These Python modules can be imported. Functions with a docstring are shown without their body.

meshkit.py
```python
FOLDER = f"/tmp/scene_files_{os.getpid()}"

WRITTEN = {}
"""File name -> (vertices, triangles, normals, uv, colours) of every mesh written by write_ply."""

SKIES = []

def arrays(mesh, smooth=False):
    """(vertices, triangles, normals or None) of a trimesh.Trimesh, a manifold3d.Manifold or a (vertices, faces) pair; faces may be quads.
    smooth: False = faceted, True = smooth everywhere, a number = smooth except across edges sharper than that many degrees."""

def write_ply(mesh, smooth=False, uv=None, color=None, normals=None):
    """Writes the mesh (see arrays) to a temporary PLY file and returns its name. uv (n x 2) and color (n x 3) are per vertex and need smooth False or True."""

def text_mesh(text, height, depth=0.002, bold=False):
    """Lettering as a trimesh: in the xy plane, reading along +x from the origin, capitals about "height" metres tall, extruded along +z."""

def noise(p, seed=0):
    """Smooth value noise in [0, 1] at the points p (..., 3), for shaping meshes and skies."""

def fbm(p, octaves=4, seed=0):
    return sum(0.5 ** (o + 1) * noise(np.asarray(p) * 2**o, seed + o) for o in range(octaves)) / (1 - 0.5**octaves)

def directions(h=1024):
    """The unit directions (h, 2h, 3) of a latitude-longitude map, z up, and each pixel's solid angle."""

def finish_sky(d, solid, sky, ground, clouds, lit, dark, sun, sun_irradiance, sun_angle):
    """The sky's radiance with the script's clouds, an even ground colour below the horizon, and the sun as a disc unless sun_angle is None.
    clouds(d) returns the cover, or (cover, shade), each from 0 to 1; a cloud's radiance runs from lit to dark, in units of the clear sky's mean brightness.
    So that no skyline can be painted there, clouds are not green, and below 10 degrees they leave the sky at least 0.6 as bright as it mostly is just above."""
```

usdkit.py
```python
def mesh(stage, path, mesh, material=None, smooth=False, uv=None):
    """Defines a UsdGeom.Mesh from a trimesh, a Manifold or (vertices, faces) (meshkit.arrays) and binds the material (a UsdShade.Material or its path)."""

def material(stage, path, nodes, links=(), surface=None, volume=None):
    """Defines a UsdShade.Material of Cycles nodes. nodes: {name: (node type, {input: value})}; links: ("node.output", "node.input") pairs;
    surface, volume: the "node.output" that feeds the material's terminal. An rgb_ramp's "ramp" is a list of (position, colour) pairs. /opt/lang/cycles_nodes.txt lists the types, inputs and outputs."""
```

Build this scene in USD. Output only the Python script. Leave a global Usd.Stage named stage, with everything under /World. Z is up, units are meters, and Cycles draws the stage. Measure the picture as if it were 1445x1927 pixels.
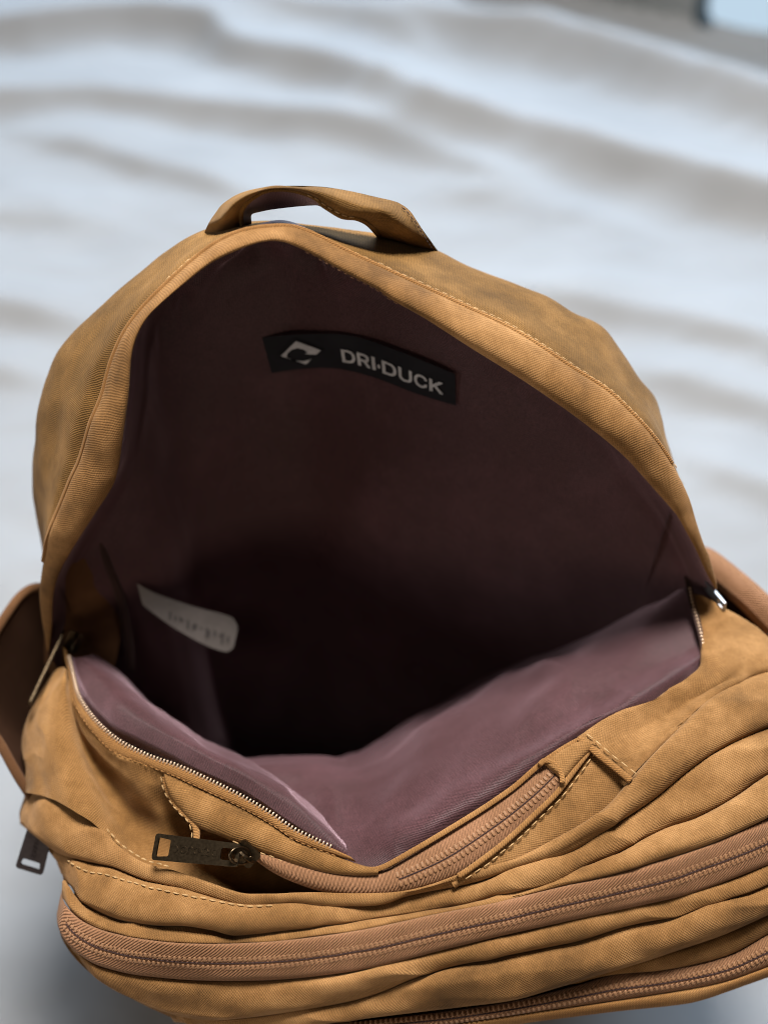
import math
import numpy as np
import trimesh
import usdkit
import meshkit
from pxr import Usd, UsdGeom, UsdLux, UsdShade, Gf, Sdf
from scipy.interpolate import Akima1DInterpolator, PchipInterpolator, RBFInterpolator, LinearNDInterpolator
from scipy.spatial import cKDTree
from shapely.geometry import Polygon, box as sbox, Point
from shapely import affinity

stage = Usd.Stage.CreateInMemory()
UsdGeom.SetStageUpAxis(stage, "Z")
UsdGeom.SetStageMetersPerUnit(stage, 1.0)
W = UsdGeom.Xform.Define(stage, "/World")
stage.SetDefaultPrim(W.GetPrim())
UsdGeom.Scope.Define(stage, "/World/Looks")

# ------------------------------------------------------------------ camera
PITCH = math.radians(48.0)
CH = 0.68                       # camera height above the cloth
FPX = 1985.0
C = np.array([0.0, 0.0, CH])
FW = np.array([0, math.cos(PITCH), -math.sin(PITCH)])
UP = np.array([0, math.sin(PITCH), math.cos(PITCH)])
RT = np.array([1.0, 0, 0])
cam = UsdGeom.Camera.Define(stage, "/World/camera")
cam.CreateHorizontalApertureAttr(36.0)
cam.CreateVerticalApertureAttr(36.0 * 1024 / 767)
cam.CreateFocalLengthAttr(36.0 * FPX / 1445)
cam.CreateClippingRangeAttr(Gf.Vec2f(0.02, 100))
cam.CreateFStopAttr(4.8)
cam.CreateFocusDistanceAttr(0.424)
cam.CreateExposureAttr(0.0)
M = Gf.Matrix4d(*RT, 0, *UP, 0, *(-FW), 0, *C, 1)
cam.AddTransformOp().Set(M)


def P(u, v, d):
    u, v, d = np.broadcast_arrays(np.asarray(u, float), np.asarray(v, float), np.asarray(d, float))
    return C + d[..., None] * (FW + RT * ((u - 722.5) / FPX)[..., None] + UP * ((963.5 - v) / FPX)[..., None])


def PX(p):
    q = np.asarray(p) - C
    d = q @ FW
    return np.stack([722.5 + FPX * (q @ RT) / d, 963.5 - FPX * (q @ UP) / d, d], -1)


# ------------------------------------------------------------------ lamps (a large window behind, added overhead, front and side fills, a weak room behind the viewer)
def rect(name, pos, target, w, h, power, color):
    l = UsdLux.RectLight.Define(stage, "/World/" + name)
    l.CreateWidthAttr(w); l.CreateHeightAttr(h); l.CreateIntensityAttr(power); l.CreateColorAttr(Gf.Vec3f(*color))
    m = Gf.Matrix4d().SetLookAt(Gf.Vec3d(*pos), Gf.Vec3d(*target), Gf.Vec3d(0, 0, 1)).GetInverse()
    l.AddTransformOp().Set(m)
    return l


rect("window_light", (0.6, 3.0, 1.75), (0.0, 0.5, 0.1), 2.8, 1.5, 15.5, (0.63, 0.80, 1.0))
rect("added_overhead_light", (0.10, 0.62, 1.85), (0.0, 0.22, 0.35), 0.5, 0.4, 112.0, (1.0, 0.97, 0.93))  # added lamp, unseen above the bag, to brighten it against the sheet
rect("added_front_fill", (-0.25, -0.35, 1.20), (0.0, 0.15, 0.3), 0.4, 0.3, 1.8, (1.0, 0.92, 0.82))  # added fill for the rim face and the label
rect("added_side_fill", (-1.35, -0.15, 0.55), (-0.35, 0.12, 0.0), 0.5, 0.4, 9.0, (1.0, 0.97, 0.94))  # added fill to lift the sheet at lower left
rect("room_light", (-0.3, -2.2, 0.62), (0.0, 0.3, 0.40), 2.0, 0.5, 4.4, (1.0, 0.82, 0.64))


# ------------------------------------------------------------------ materials
def mat(name, nodes, links, surface="p.BSDF"):
    return usdkit.material(stage, "/World/Looks/" + name, nodes, links, surface=surface)


def weave_nodes(period, twill):
    """UV (metres) -> woven height in m.value, noise n.fac"""
    k = 2 * math.pi / period
    nodes = {
        "tc": ("texture_coordinate", {}),
        "geo": ("geometry", {}),
        "wn": ("noise_texture", {"scale": 90.0, "detail": 2.0}),
        "wob": ("mix", {"mix_type": "linear_light", "fac": 0.0009}),
        "sep": ("separate_xyz", {}),
    }
    links = [("tc.UV", "wn.vector"), ("tc.UV", "wob.color1"), ("wn.color", "wob.color2"), ("wob.color", "sep.vector")]
    if twill:
        nodes.update({
            "a": ("math", {"math_type": "add"}), "b": ("math", {"math_type": "multiply", "value2": k}), "c": ("math", {"math_type": "sine"}),
            "e": ("math", {"math_type": "multiply", "value2": k * 0.9}), "f": ("math", {"math_type": "sine"}),
            "g": ("math", {"math_type": "multiply", "value2": 0.35}), "m": ("math", {"math_type": "add"}),
        })
        links += [("sep.x", "a.value1"), ("sep.y", "a.value2"), ("a.value", "b.value1"), ("b.value", "c.value1"), ("sep.x", "e.value1"), ("e.value", "f.value1"),
                  ("f.value", "g.value1"), ("c.value", "m.value1"), ("g.value", "m.value2")]
    else:
        nodes.update({
            "a": ("math", {"math_type": "multiply", "value2": k}), "b": ("math", {"math_type": "sine"}),
            "c": ("math", {"math_type": "multiply", "value2": k * 0.8}), "e": ("math", {"math_type": "sine"}),
            "m": ("math", {"math_type": "multiply"}),
        })
        links += [("sep.x", "a.value1"), ("a.value", "b.value1"), ("sep.y", "c.value1"), ("c.value", "e.value1"), ("b.value", "m.value1"), ("e.value", "m.value2")]
    return nodes, links


def cloth_mat(name, dark, light, period, twill=False, bump=0.35, rough=0.9, sheen=0.06, sheen_tint=(1, 0.9, 0.75), wear=0.0, contrast=0.26, spec=0.12, fuzz=2600.0, grain=0.23):
    nodes, links = weave_nodes(period, twill)
    nodes.update({
        "big": ("noise_texture", {"scale": 24.0, "detail": 6.0, "roughness": 0.68}),
        "ramp": ("rgb_ramp", {"ramp": [(0.33, tuple(c * (1 - wear) for c in dark)), (0.47, dark), (0.66, light)]}),
        "fine": ("noise_texture", {"scale": fuzz, "detail": 2.0}),
        "fr": ("map_range", {"from_min": 0.25, "from_max": 0.75, "to_min": 0.97 - grain, "to_max": 0.97 + grain}),
        "wr": ("map_range", {"from_min": -1.0, "from_max": 1.0, "to_min": 1.0 - contrast, "to_max": 1.0 + contrast}),
        "mul1": ("mix", {"mix_type": "multiply", "fac": 1.0}),
        "mul2": ("mix", {"mix_type": "multiply", "fac": 1.0}),
        "h": ("math", {"math_type": "multiply_add", "value2": 0.9}),
        "bump": ("bump", {"strength": bump, "distance": period * 0.45}),
        "p": ("principled_bsdf", {"roughness": rough, "sheen_weight": sheen, "sheen_roughness": 0.4, "sheen_tint": sheen_tint, "specular_ior_level": spec, "diffuse_roughness": 0.5}),
    })
    links += [("geo.position", "big.vector"), ("geo.position", "fine.vector"), ("big.fac", "ramp.fac"), ("fine.fac", "fr.value"), ("m.value", "wr.value"),
              ("ramp.color", "mul1.color1"), ("fr.result", "mul1.color2"), ("mul1.color", "mul2.color1"), ("wr.result", "mul2.color2"), ("mul2.color", "p.base_color"),
              ("fine.fac", "h.value1"), ("m.value", "h.value3"), ("h.value", "bump.height"), ("bump.normal", "p.normal")]
    return mat(name, nodes, links)


CANVAS = cloth_mat("tan_canvas", (0.215, 0.107, 0.036), (0.345, 0.184, 0.071), 0.0011, wear=0.42)
HOOD = cloth_mat("shaded_hood_canvas", (0.138, 0.070, 0.019), (0.228, 0.118, 0.036), 0.0011, twill=True, wear=0.34)  # tan twill with mottled wear, base darkened to carry shade on hood and handle
CANVAS_T = cloth_mat("tan_twill", (0.205, 0.101, 0.032), (0.330, 0.174, 0.064), 0.0011, twill=True, wear=0.44)
HEM = cloth_mat("tan_hem", (0.240, 0.116, 0.038), (0.345, 0.180, 0.066), 0.0011, twill=True)
LINING = cloth_mat("mauve_lining", (0.058, 0.0245, 0.0265), (0.078, 0.034, 0.038), 0.0010, twill=True, bump=0.3, rough=0.56, sheen=0.40, sheen_tint=(1.0, 0.70, 0.80), contrast=0.30, spec=0.26, fuzz=1500.0, grain=0.42)
TAPE = cloth_mat("zip_tape", (0.225, 0.112, 0.056), (0.30, 0.153, 0.082), 0.0016, twill=True, bump=0.5, rough=0.8, contrast=0.2)
COIL = cloth_mat("zip_coil", (0.25, 0.125, 0.056), (0.32, 0.165, 0.080), 0.0009, bump=0.2, rough=0.6, sheen=0.1, contrast=0.1, spec=0.4)
THREAD = cloth_mat("thread", (0.38, 0.24, 0.11), (0.50, 0.33, 0.16), 0.0006, bump=0.1, rough=0.6, contrast=0.05)
BINDING = cloth_mat("dark_binding", (0.035, 0.018, 0.016), (0.05, 0.026, 0.022), 0.0012, rough=0.7, sheen=0.1)
BLACK = cloth_mat("black_woven_label", (0.010, 0.010, 0.013), (0.016, 0.016, 0.020), 0.0008, bump=0.15, rough=0.6, sheen=0.1, contrast=0.1)
DIM = cloth_mat("shaded_brown_canvas", (0.10, 0.046, 0.020), (0.14, 0.066, 0.028), 0.00125, twill=True)  # canvas darkened in colour for the shade inside the mouth and pocket edge
DARK = cloth_mat("shaded_pocket_canvas", (0.030, 0.014, 0.008), (0.042, 0.020, 0.011), 0.00125, twill=True, sheen=0.0, spec=0.05)  # near-black base puts the shade inside the side pockets into the colour
GREYTHREAD = cloth_mat("grey_embroidery", (0.42, 0.42, 0.44), (0.55, 0.55, 0.57), 0.0006, bump=0.1, rough=0.6, contrast=0.1)
PAPER = cloth_mat("care_tag_satin", (0.19, 0.165, 0.15), (0.25, 0.215, 0.20), 0.0008, bump=0.1, rough=0.5, contrast=0.04)
INK = mat("printed_ink", {"p": ("principled_bsdf", {"base_color": (0.07, 0.058, 0.055), "roughness": 0.7})}, [])
BRASS = mat("antique_brass", {"g": ("geometry", {}), "n": ("noise_texture", {"scale": 900.0, "detail": 3.0}), "r": ("rgb_ramp", {"ramp": [(0.3, (0.060, 0.042, 0.025)), (0.75, (0.12, 0.086, 0.052))]}),
            "p": ("principled_bsdf", {"metallic": 1.0, "roughness": 0.34})}, [("g.position", "n.vector"), ("n.fac", "r.fac"), ("r.color", "p.base_color")])
GUNMETAL = mat("dark_gunmetal", {"g": ("geometry", {}), "n": ("noise_texture", {"scale": 900.0, "detail": 3.0}), "r": ("rgb_ramp", {"ramp": [(0.3, (0.018, 0.014, 0.016)), (0.75, (0.036, 0.029, 0.032))]}),
               "p": ("principled_bsdf", {"metallic": 0.7, "roughness": 0.42})}, [("g.position", "n.vector"), ("n.fac", "r.fac"), ("r.color", "p.base_color")])
SILVER = mat("worn_nickel", {"p": ("principled_bsdf", {"metallic": 1.0, "roughness": 0.5, "base_color": (0.34, 0.34, 0.35)})}, [])
TOOTH = mat("zip_tooth_brass", {"p": ("principled_bsdf", {"metallic": 0.6, "roughness": 0.35, "base_color": (0.50, 0.36, 0.25)})}, [])
SHEET = mat("white_sheet", {"g": ("geometry", {}), "n": ("noise_texture", {"scale": 6.0, "detail": 4.0}), "r": ("rgb_ramp", {"ramp": [(0.3, (0.205, 0.206, 0.208)), (0.7, (0.240, 0.241, 0.243))]}),
            "f": ("noise_texture", {"scale": 700.0, "detail": 2.0}), "b": ("bump", {"strength": 0.15, "distance": 0.0006}),
            "p": ("principled_bsdf", {"roughness": 0.8, "sheen_weight": 0.2, "specular_ior_level": 0.25})},
            [("g.position", "n.vector"), ("n.fac", "r.fac"), ("r.color", "p.base_color"), ("g.position", "f.vector"), ("f.fac", "b.height"), ("b.normal", "p.normal")])
WALL = mat("grey_wall", {"g": ("geometry", {}), "n": ("noise_texture", {"scale": 9.0, "detail": 4.0}), "r": ("rgb_ramp", {"ramp": [(0.3, (0.17, 0.18, 0.18)), (0.7, (0.22, 0.23, 0.23))]}),
           "p": ("principled_bsdf", {"roughness": 0.8})}, [("g.position", "n.vector"), ("n.fac", "r.fac"), ("r.color", "p.base_color")])
FRAME = mat("dark_frame", {"p": ("principled_bsdf", {"roughness": 0.5, "base_color": (0.03, 0.05, 0.065)})}, [])
PANE = mat("daylit_pane", {"p": ("emission", {"color": (0.62, 0.80, 0.96), "strength": 0.85})}, [], surface="p.emission")


# ------------------------------------------------------------------ prim helpers
used = {}


def path_for(parent, name):
    base = (parent if isinstance(parent, str) else str(parent.GetPath())) + "/" + name
    n = used.get(base, 0)
    used[base] = n + 1
    return base if n == 0 else f"{base}_{n:03d}"


def tag(prim, label=None, category=None, kind=None, group=None):
    for k, val in (("label", label), ("category", category), ("kind", kind), ("group", group)):
        if val:
            prim.SetCustomDataByKey(k, val)
    return prim


def add(name, mesh, m, parent="/World", smooth=True, uv=None, **t):
    p = usdkit.mesh(stage, path_for(parent, name), mesh, m, smooth=smooth, uv=uv).GetPrim()
    return tag(p, **t)


def thing(name, loc, **t):
    x = UsdGeom.Xform.Define(stage, path_for("/World", name))
    return tag(x.GetPrim(), **t)


# ------------------------------------------------------------------ curve and cloth surface helpers
FRONT = np.array([(124, 1221, .50), (143, 1300, .478), (194, 1372, .462), (341, 1446, .448), (560, 1566, .432), (706, 1626, .425), (888, 1530, .427), (1015, 1437, .432),
                  (1148, 1353, .44), (1262, 1299, .45), (1322, 1240, .462), (1290, 1105, .49), (1445, 1262, .46), (1445, 1210, .472), (45, 1400, .485), (50, 1490, .47), (35, 1531, .468),
                  (250, 1620, .44), (480, 1690, .426), (720, 1700, .42), (1000, 1630, .42), (1245, 1410, .43), (1445, 1370, .44), (1445, 1585, .425), (720, 1769, .416), (300, 1800, .422),
                  (115, 1740, .44), (720, 1910, .424), (300, 1900, .436), (1200, 1880, .424), (1445, 1830, .424), (1600, 1500, .45), (1600, 1800, .435)], float)
_rbf = RBFInterpolator(FRONT[:, :2] / 1000, FRONT[:, 2], smoothing=1e-4)


def D(u, v):
    u, v = np.asarray(u, float), np.asarray(v, float)
    return _rbf(np.stack([u.ravel(), v.ravel()], 1) / 1000).reshape(u.shape)


def rim_depth(v):
    return np.interp(v, [350, 430, 600, 800, 1000, 1100, 1230], [.402, .405, .412, .425, .452, .472, .50])


def curve(pts, n, off=0.0, depth=D, knots=False):
    """(u, v[, d]) points -> n samples of (u, v, d) along a smooth curve"""
    q = np.asarray([(p[0], p[1]) for p in pts], float)
    if len(pts[0]) > 2:
        d = np.asarray([p[2] for p in pts], float)
    else:
        d = depth(q[:, 0], q[:, 1]) if depth is D else depth(q[:, 1])
    q = np.column_stack([q, d + np.asarray(off)])
    if knots:
        t = np.linspace(0, 1, len(q))
    else:
        t = np.r_[0, np.cumsum(np.linalg.norm(np.diff(q[:, :2], axis=0), axis=1) + 1e-6)]
        t /= t[-1]
    return Akima1DInterpolator(t, q)(np.linspace(0, 1, n)) if len(q) > 2 else np.linspace(q[0], q[1], n)


def loft(rails, m, ts=None):
    R = np.stack(rails)
    ts = np.linspace(0, 1, len(R)) if ts is None else np.asarray(ts, float)
    return PchipInterpolator(ts, R, axis=0)(np.linspace(ts[0], ts[-1], m))


def normals(G):
    a, b = np.gradient(G, axis=1), np.gradient(G, axis=0)
    n = np.cross(a, b)
    n /= np.linalg.norm(n, axis=-1, keepdims=True) + 1e-12
    s = np.sign(np.sum(n * (C - G), -1).mean())
    return n * s


def wrinkle(G, amp, freq, seed=0, stretch=(1, 1, 1)):
    n = meshkit.fbm(G * np.asarray(stretch) * freq, 3, seed) - 0.5
    return G + normals(G) * (amp * 2 * n)[..., None]


def crease(G, amp, freq, seed=0, stretch=(1, 1, 1)):
    """sharp-topped folds: ridged noise"""
    n = meshkit.noise(G * np.asarray(stretch) * freq, seed) * .7 + meshkit.noise(G * np.asarray(stretch) * freq * 2.3, seed + 1) * .3
    r = 1 - np.abs(2 * n - 1)
    return G + normals(G) * (amp * (r ** 2 - .5))[..., None]


def grid(G):
    m, n = G.shape[:2]
    i, j = np.meshgrid(np.arange(m - 1), np.arange(n - 1), indexing="ij")
    a = (i * n + j).ravel()
    f = np.stack([a, a + 1, a + n + 1, a + n], 1)
    f = np.vstack([f[:, [0, 1, 2]], f[:, [0, 2, 3]]])
    du = np.linalg.norm(np.diff(G, axis=1), axis=-1)
    dv = np.linalg.norm(np.diff(G, axis=0), axis=-1)
    U = np.concatenate([np.zeros((m, 1)), np.cumsum(du, 1)], 1)
    U -= U[:, n // 2:n // 2 + 1]
    V = np.concatenate([np.zeros((1, n)), np.cumsum(dv, 0)], 0)
    V -= V[m // 2:m // 2 + 1]
    return (G.reshape(-1, 3), f), np.stack([U.ravel(), V.ravel()], 1)


def sheet(name, G, m, parent, **t):
    mesh, uv = grid(G)
    return add(name, mesh, m, parent, smooth=True, uv=uv, **t)


def pillow(Uc, Lc, bulge, m=26, tuck=(0.02, 0.02), power=2.2, ends=(0.05, 0.05), end_depth=0.03, peak=0.5, wr=(0.0009, 45), seed=0, cr=None, vary=0.0):
    """A padded band between an upper and a lower (u,v,d) curve: rounded section, edges turned under, ends turned away."""
    n = len(Uc)
    th = np.linspace(0, 1, m)
    t = 0.5 - 0.5 * np.cos(np.pi * th)
    x = np.where(t < peak, (t - peak) / peak, (t - peak) / (1 - peak))
    prof = (1 - np.abs(x) ** power).clip(0) ** (1 / power)
    b = np.broadcast_to(bulge, (n,))
    if vary:
        b = b * (1 - vary + 2 * vary * meshkit.noise(np.stack([np.linspace(0, 9, n), np.full(n, seed * 1.7), np.zeros(n)], -1), seed))
    G = (1 - t)[:, None, None] * Uc[None] + t[:, None, None] * Lc[None]
    G[..., 2] -= prof[:, None] * b[None]
    s = np.linspace(0, 1, n)
    e = np.zeros(n)
    for k, w in enumerate(ends):
        if w > 0:
            y = np.clip(1 - (s if k == 0 else 1 - s) / w, 0, 1)
            e += end_depth * (1 - np.sqrt(np.clip(1 - y ** 2, 0, 1)))
    G[..., 2] += e[None]
    G3 = P(G[..., 0], G[..., 1], G[..., 2])
    if wr:
        w3 = wrinkle(G3, wr[0], wr[1], seed)
        if cr:
            w3 = crease(w3, cr[0], cr[1], seed + 100, cr[2])
        fade = np.minimum(1, np.minimum(t, 1 - t) * 8)[:, None, None]
        G3 = G3 * (1 - fade) + w3 * fade
    top, bot = G[0].copy(), G[-1].copy()
    rows = []
    for src, k in ((top, 0), (bot, 1)):
        q = src.copy()
        q[:, 2] += tuck[k]
        rows.append(P(q[:, 0], q[:, 1], q[:, 2]))
    G3 = np.concatenate([rows[0][None], G3, rows[1][None]], 0)
    for k, w in enumerate(ends):
        if w > 0:
            i, j = (0, 1) if k == 0 else (-1, -2)
            q = PX(G3[:, i])
            q[:, 2] += .03
            q[:, 0] += 6 if k == 0 else -6
            e = P(q[:, 0], q[:, 1], q[:, 2])[:, None]
            G3 = np.concatenate([e, G3], 1) if k == 0 else np.concatenate([G3, e], 1)
    return G3


def at(G, s, t, lift=0.0):
    """points on a grid at fractions s (columns), t (rows)"""
    m, n = G.shape[:2]
    s, t = np.broadcast_arrays(np.asarray(s, float), np.asarray(t, float))
    x, y = s * (n - 1), t * (m - 1)
    j, i = np.clip(x.astype(int), 0, n - 2), np.clip(y.astype(int), 0, m - 2)
    fx, fy = (x - j)[..., None], (y - i)[..., None]
    N = normals(G)
    out = []
    for A in (G, N):
        out.append(A[i, j] * (1 - fx) * (1 - fy) + A[i, j + 1] * fx * (1 - fy) + A[i + 1, j] * (1 - fx) * fy + A[i + 1, j + 1] * fx * fy)
    return out[0] + out[1] * lift


def tube(pts, r, sides=8, closed_ends=True):
    p = np.asarray(pts, float)
    r = np.broadcast_to(r, (len(p),)).astype(float)
    if closed_ends:
        p = np.vstack([p[:1], p, p[-1:]]); r = np.r_[1e-5, r, 1e-5]
    t = np.gradient(p, axis=0); t[0], t[-1] = t[1], t[-2]
    t /= np.linalg.norm(t, axis=1, keepdims=True) + 1e-12
    a = np.cross(t, [0.12, 0.3, 0.95]); a /= np.linalg.norm(a, axis=1, keepdims=True) + 1e-12
    b = np.cross(t, a)
    ang = np.arange(sides + 1) * 2 * np.pi / sides
    G = p[None] + r[None, :, None] * (np.cos(ang)[:, None, None] * a[None] + np.sin(ang)[:, None, None] * b[None])
    return G


def tube_mesh(pts, r, sides=8):
    return grid(tube(pts, r, sides))


def resample(p, step=None, n=None):
    p = np.asarray(p, float)
    c = np.r_[0, np.cumsum(np.linalg.norm(np.diff(p, axis=0), axis=1))]
    n = n or max(2, int(c[-1] / step) + 1)
    return np.stack([np.interp(np.linspace(0, c[-1], n), c, p[:, k]) for k in range(3)], 1)


def stitches(pts, length=0.0026, gap=0.0011, r=0.00036, rng=np.random.default_rng(4)):
    """separate thread stitches along a polyline of points that lie on the cloth"""
    r = r * 0.8
    q = resample(pts, step=length + gap)
    out = []
    for a, b in zip(q[:-1], q[1:]):
        tt = np.linspace(0, length / (length + gap), 5)
        seg = a + (b - a) * tt[:, None]
        toward = C - seg.mean(0); toward /= np.linalg.norm(toward)
        seg = seg + toward * (np.array([-0.0003, 0.00025, 0.00035, 0.00025, -0.0003]))[:, None] + rng.normal(0, 0.00008, 3)
        v, f = grid(tube(seg, r * np.array([.6, 1, 1.05, 1, .6]), 5))[0]
        out.append(trimesh.Trimesh(v, f, process=False))
    return trimesh.util.concatenate(out)


def depth_of(G):
    q = PX(G.reshape(-1, 3))
    it = LinearNDInterpolator(q[:, :2], q[:, 2])
    def f(u, v):
        z = it(np.asarray(u, float), np.asarray(v, float))
        return np.where(np.isnan(z), np.nanmean(q[:, 2]), z)
    return f


def frame_mesh(mesh, o, ex, ey):
    """local x, y, z -> world: ex, ey are world vectors (orthonormalised)"""
    ex = ex / np.linalg.norm(ex); ez = np.cross(ex, ey); ez /= np.linalg.norm(ez); ey = np.cross(ez, ex)
    T = np.eye(4); T[:3, 0], T[:3, 1], T[:3, 2], T[:3, 3] = ex, ey, ez, o
    m = mesh.copy(); m.apply_transform(T)
    return m


def extrude(poly, h):
    return trimesh.util.concatenate([trimesh.creation.extrude_polygon(g, h, engine="earcut") for g in getattr(poly, "geoms", [poly])])


def teeth(pts, across, toward_off, size, pitch, nrm=None):
    """a row of small rounded elements along a curve; size = (along, across, high)"""
    q = resample(pts, step=pitch)
    nq = None if nrm is None else nrm[cKDTree(pts).query(q)[1]]
    t = np.gradient(q, axis=0); t /= np.linalg.norm(t, axis=1, keepdims=True)
    ball = trimesh.creation.icosphere(1)
    v0 = np.sign(ball.vertices) * np.abs(ball.vertices) ** 0.7
    out = []
    for k in range(len(q)):
        n = C - q[k] if nq is None else nq[k]
        n = n / np.linalg.norm(n)
        a = np.cross(n, t[k]); a /= np.linalg.norm(a); n = np.cross(t[k], a)
        v = v0 * size
        out.append(trimesh.Trimesh(q[k] + a * across + n * toward_off + v[:, :1] * t[k] + v[:, 1:2] * a + v[:, 2:] * n, ball.faces, process=False))
    return trimesh.util.concatenate(out)


# ------------------------------------------------------------------ the cloth under and behind the backpack
def ground_pt(u, v, h=0.0):
    ray = FW + RT * (u - 722.5) / FPX + UP * (963.5 - v) / FPX
    return C + ray * ((h - CH) / ray[2])


FOLDS = [  # crest line in picture order, height, near width, far width
    ([(-250, 40), (0, 28), (156, 12), (280, 6), (386, 19), (436, 56), (530, 87), (623, 106), (716, 143), (810, 187), (900, 205), (994, 222), (1089, 245), (1183, 268), (1277, 287), (1352, 313), (1445, 336), (1700, 390)], .044, .026, .11),
    ([(-250, 180), (0, 165), (156, 156), (280, 165), (405, 181), (498, 193), (623, 205), (747, 237), (860, 275), (1000, 330), (1150, 380)], .030, .022, .09),
    ([(-60, 215), (0, 222), (93, 242), (187, 262), (280, 293), (374, 318), (470, 350), (600, 400)], .020, .018, .07),
    ([(560, -60), (680, -30), (800, 2), (900, 17), (994, 23), (1070, 38), (1164, 64), (1239, 90), (1334, 121), (1445, 155), (1700, 240)], .062, .040, .10),
    ([(300, -50), (420, -16), (486, 0), (623, 12), (716, 37), (779, 62), (860, 110)], .036, .03, .08),
    ([(760, -10), (800, 14), (840, 40)], .03, .03, .05),
    ([(860, 470), (943, 511), (1101, 553), (1258, 585), (1440, 632), (1650, 690)], .018, .018, .06),
    ([(1100, 640), (1206, 680), (1311, 711), (1440, 748), (1650, 800)], .018, .018, .05),
    ([(1230, 820), (1300, 853), (1440, 910), (1650, 990)], .014, .016, .05),
    ([(-250, 545), (0, 563), (105, 584), (184, 595), (260, 600)], .018, .018, .06),
    ([(-250, 680), (0, 690), (52, 700), (120, 715)], .011, .014, .045),
    ([(-250, 430), (0, 395), (150, 400), (260, 420)], .010, .02, .05),
    ([(700, 300), (900, 360), (1100, 410), (1300, 440)], .008, .02, .06),
]


def build_cloth():
    xs = np.arange(-1.5, 1.6, 0.0075)
    ys = np.arange(-0.3, 2.15, 0.0075)
    X, Y = np.meshgrid(xs, ys)
    p = np.stack([X, Y], -1)
    Z = 0.0 * X
    Z += (meshkit.fbm(np.stack([X * 3.0, Y * 6.5, 0 * X], -1), 4, 3) - 0.5) * 0.016
    Z += (meshkit.fbm(np.stack([X * 9, Y * 18, 0 * X], -1), 3, 8) - 0.5) * 0.011
    for k, (line, h, wn, wf) in enumerate(FOLDS):
        g = np.array([ground_pt(u, v, h)[:2] for u, v in line])
        c = np.r_[0, np.cumsum(np.linalg.norm(np.diff(g, axis=0), axis=1))]
        g0 = g
        tt = np.linspace(0, c[-1], 900)
        g = np.stack([PchipInterpolator(c, np.array(g0)[:, i])(tt) for i in range(2)], 1)
        tan = np.gradient(g, axis=0)
        best, idx = cKDTree(g).query(p.reshape(-1, 2))
        q = p.reshape(-1, 2) - g[idx]
        side = (q[:, 0] * tan[idx, 1] - q[:, 1] * tan[idx, 0]).reshape(X.shape)
        par = (idx / 899.0).reshape(X.shape)
        best = best.reshape(X.shape)
        w = np.where(side > 0, wn, wf)
        w = w * (0.92 + 0.16 * meshkit.noise(np.stack([X * 4, Y * 4, 0 * X + k], -1), 5))
        prof = np.where(side > 0, np.exp(-(best / w) ** 1.45 * 1.1), np.exp(-(best / w) ** 1.7))
        edge = lambda z: np.clip(z / 0.38, 0, 1) ** 2 * (3 - 2 * np.clip(z / 0.38, 0, 1))
        first_in = line[0][0] > -100; last_in = line[-1][0] < 1500
        fade = (edge(par) if first_in else 1) * (edge(1 - par) if last_in else 1)
        Z = np.maximum(Z, 0) * 0 + Z + h * 1.0 * prof * fade
    under = np.exp(-(np.maximum(np.abs(X) - 0.14, 0) ** 2 + np.maximum(np.abs(Y - 0.30) - 0.09, 0) ** 2) / 0.05 ** 2)
    Z = Z * (1 - under)
    G = np.stack([X, Y, Z], -1)
    mesh, uv = grid(G)
    return mesh, uv


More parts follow.
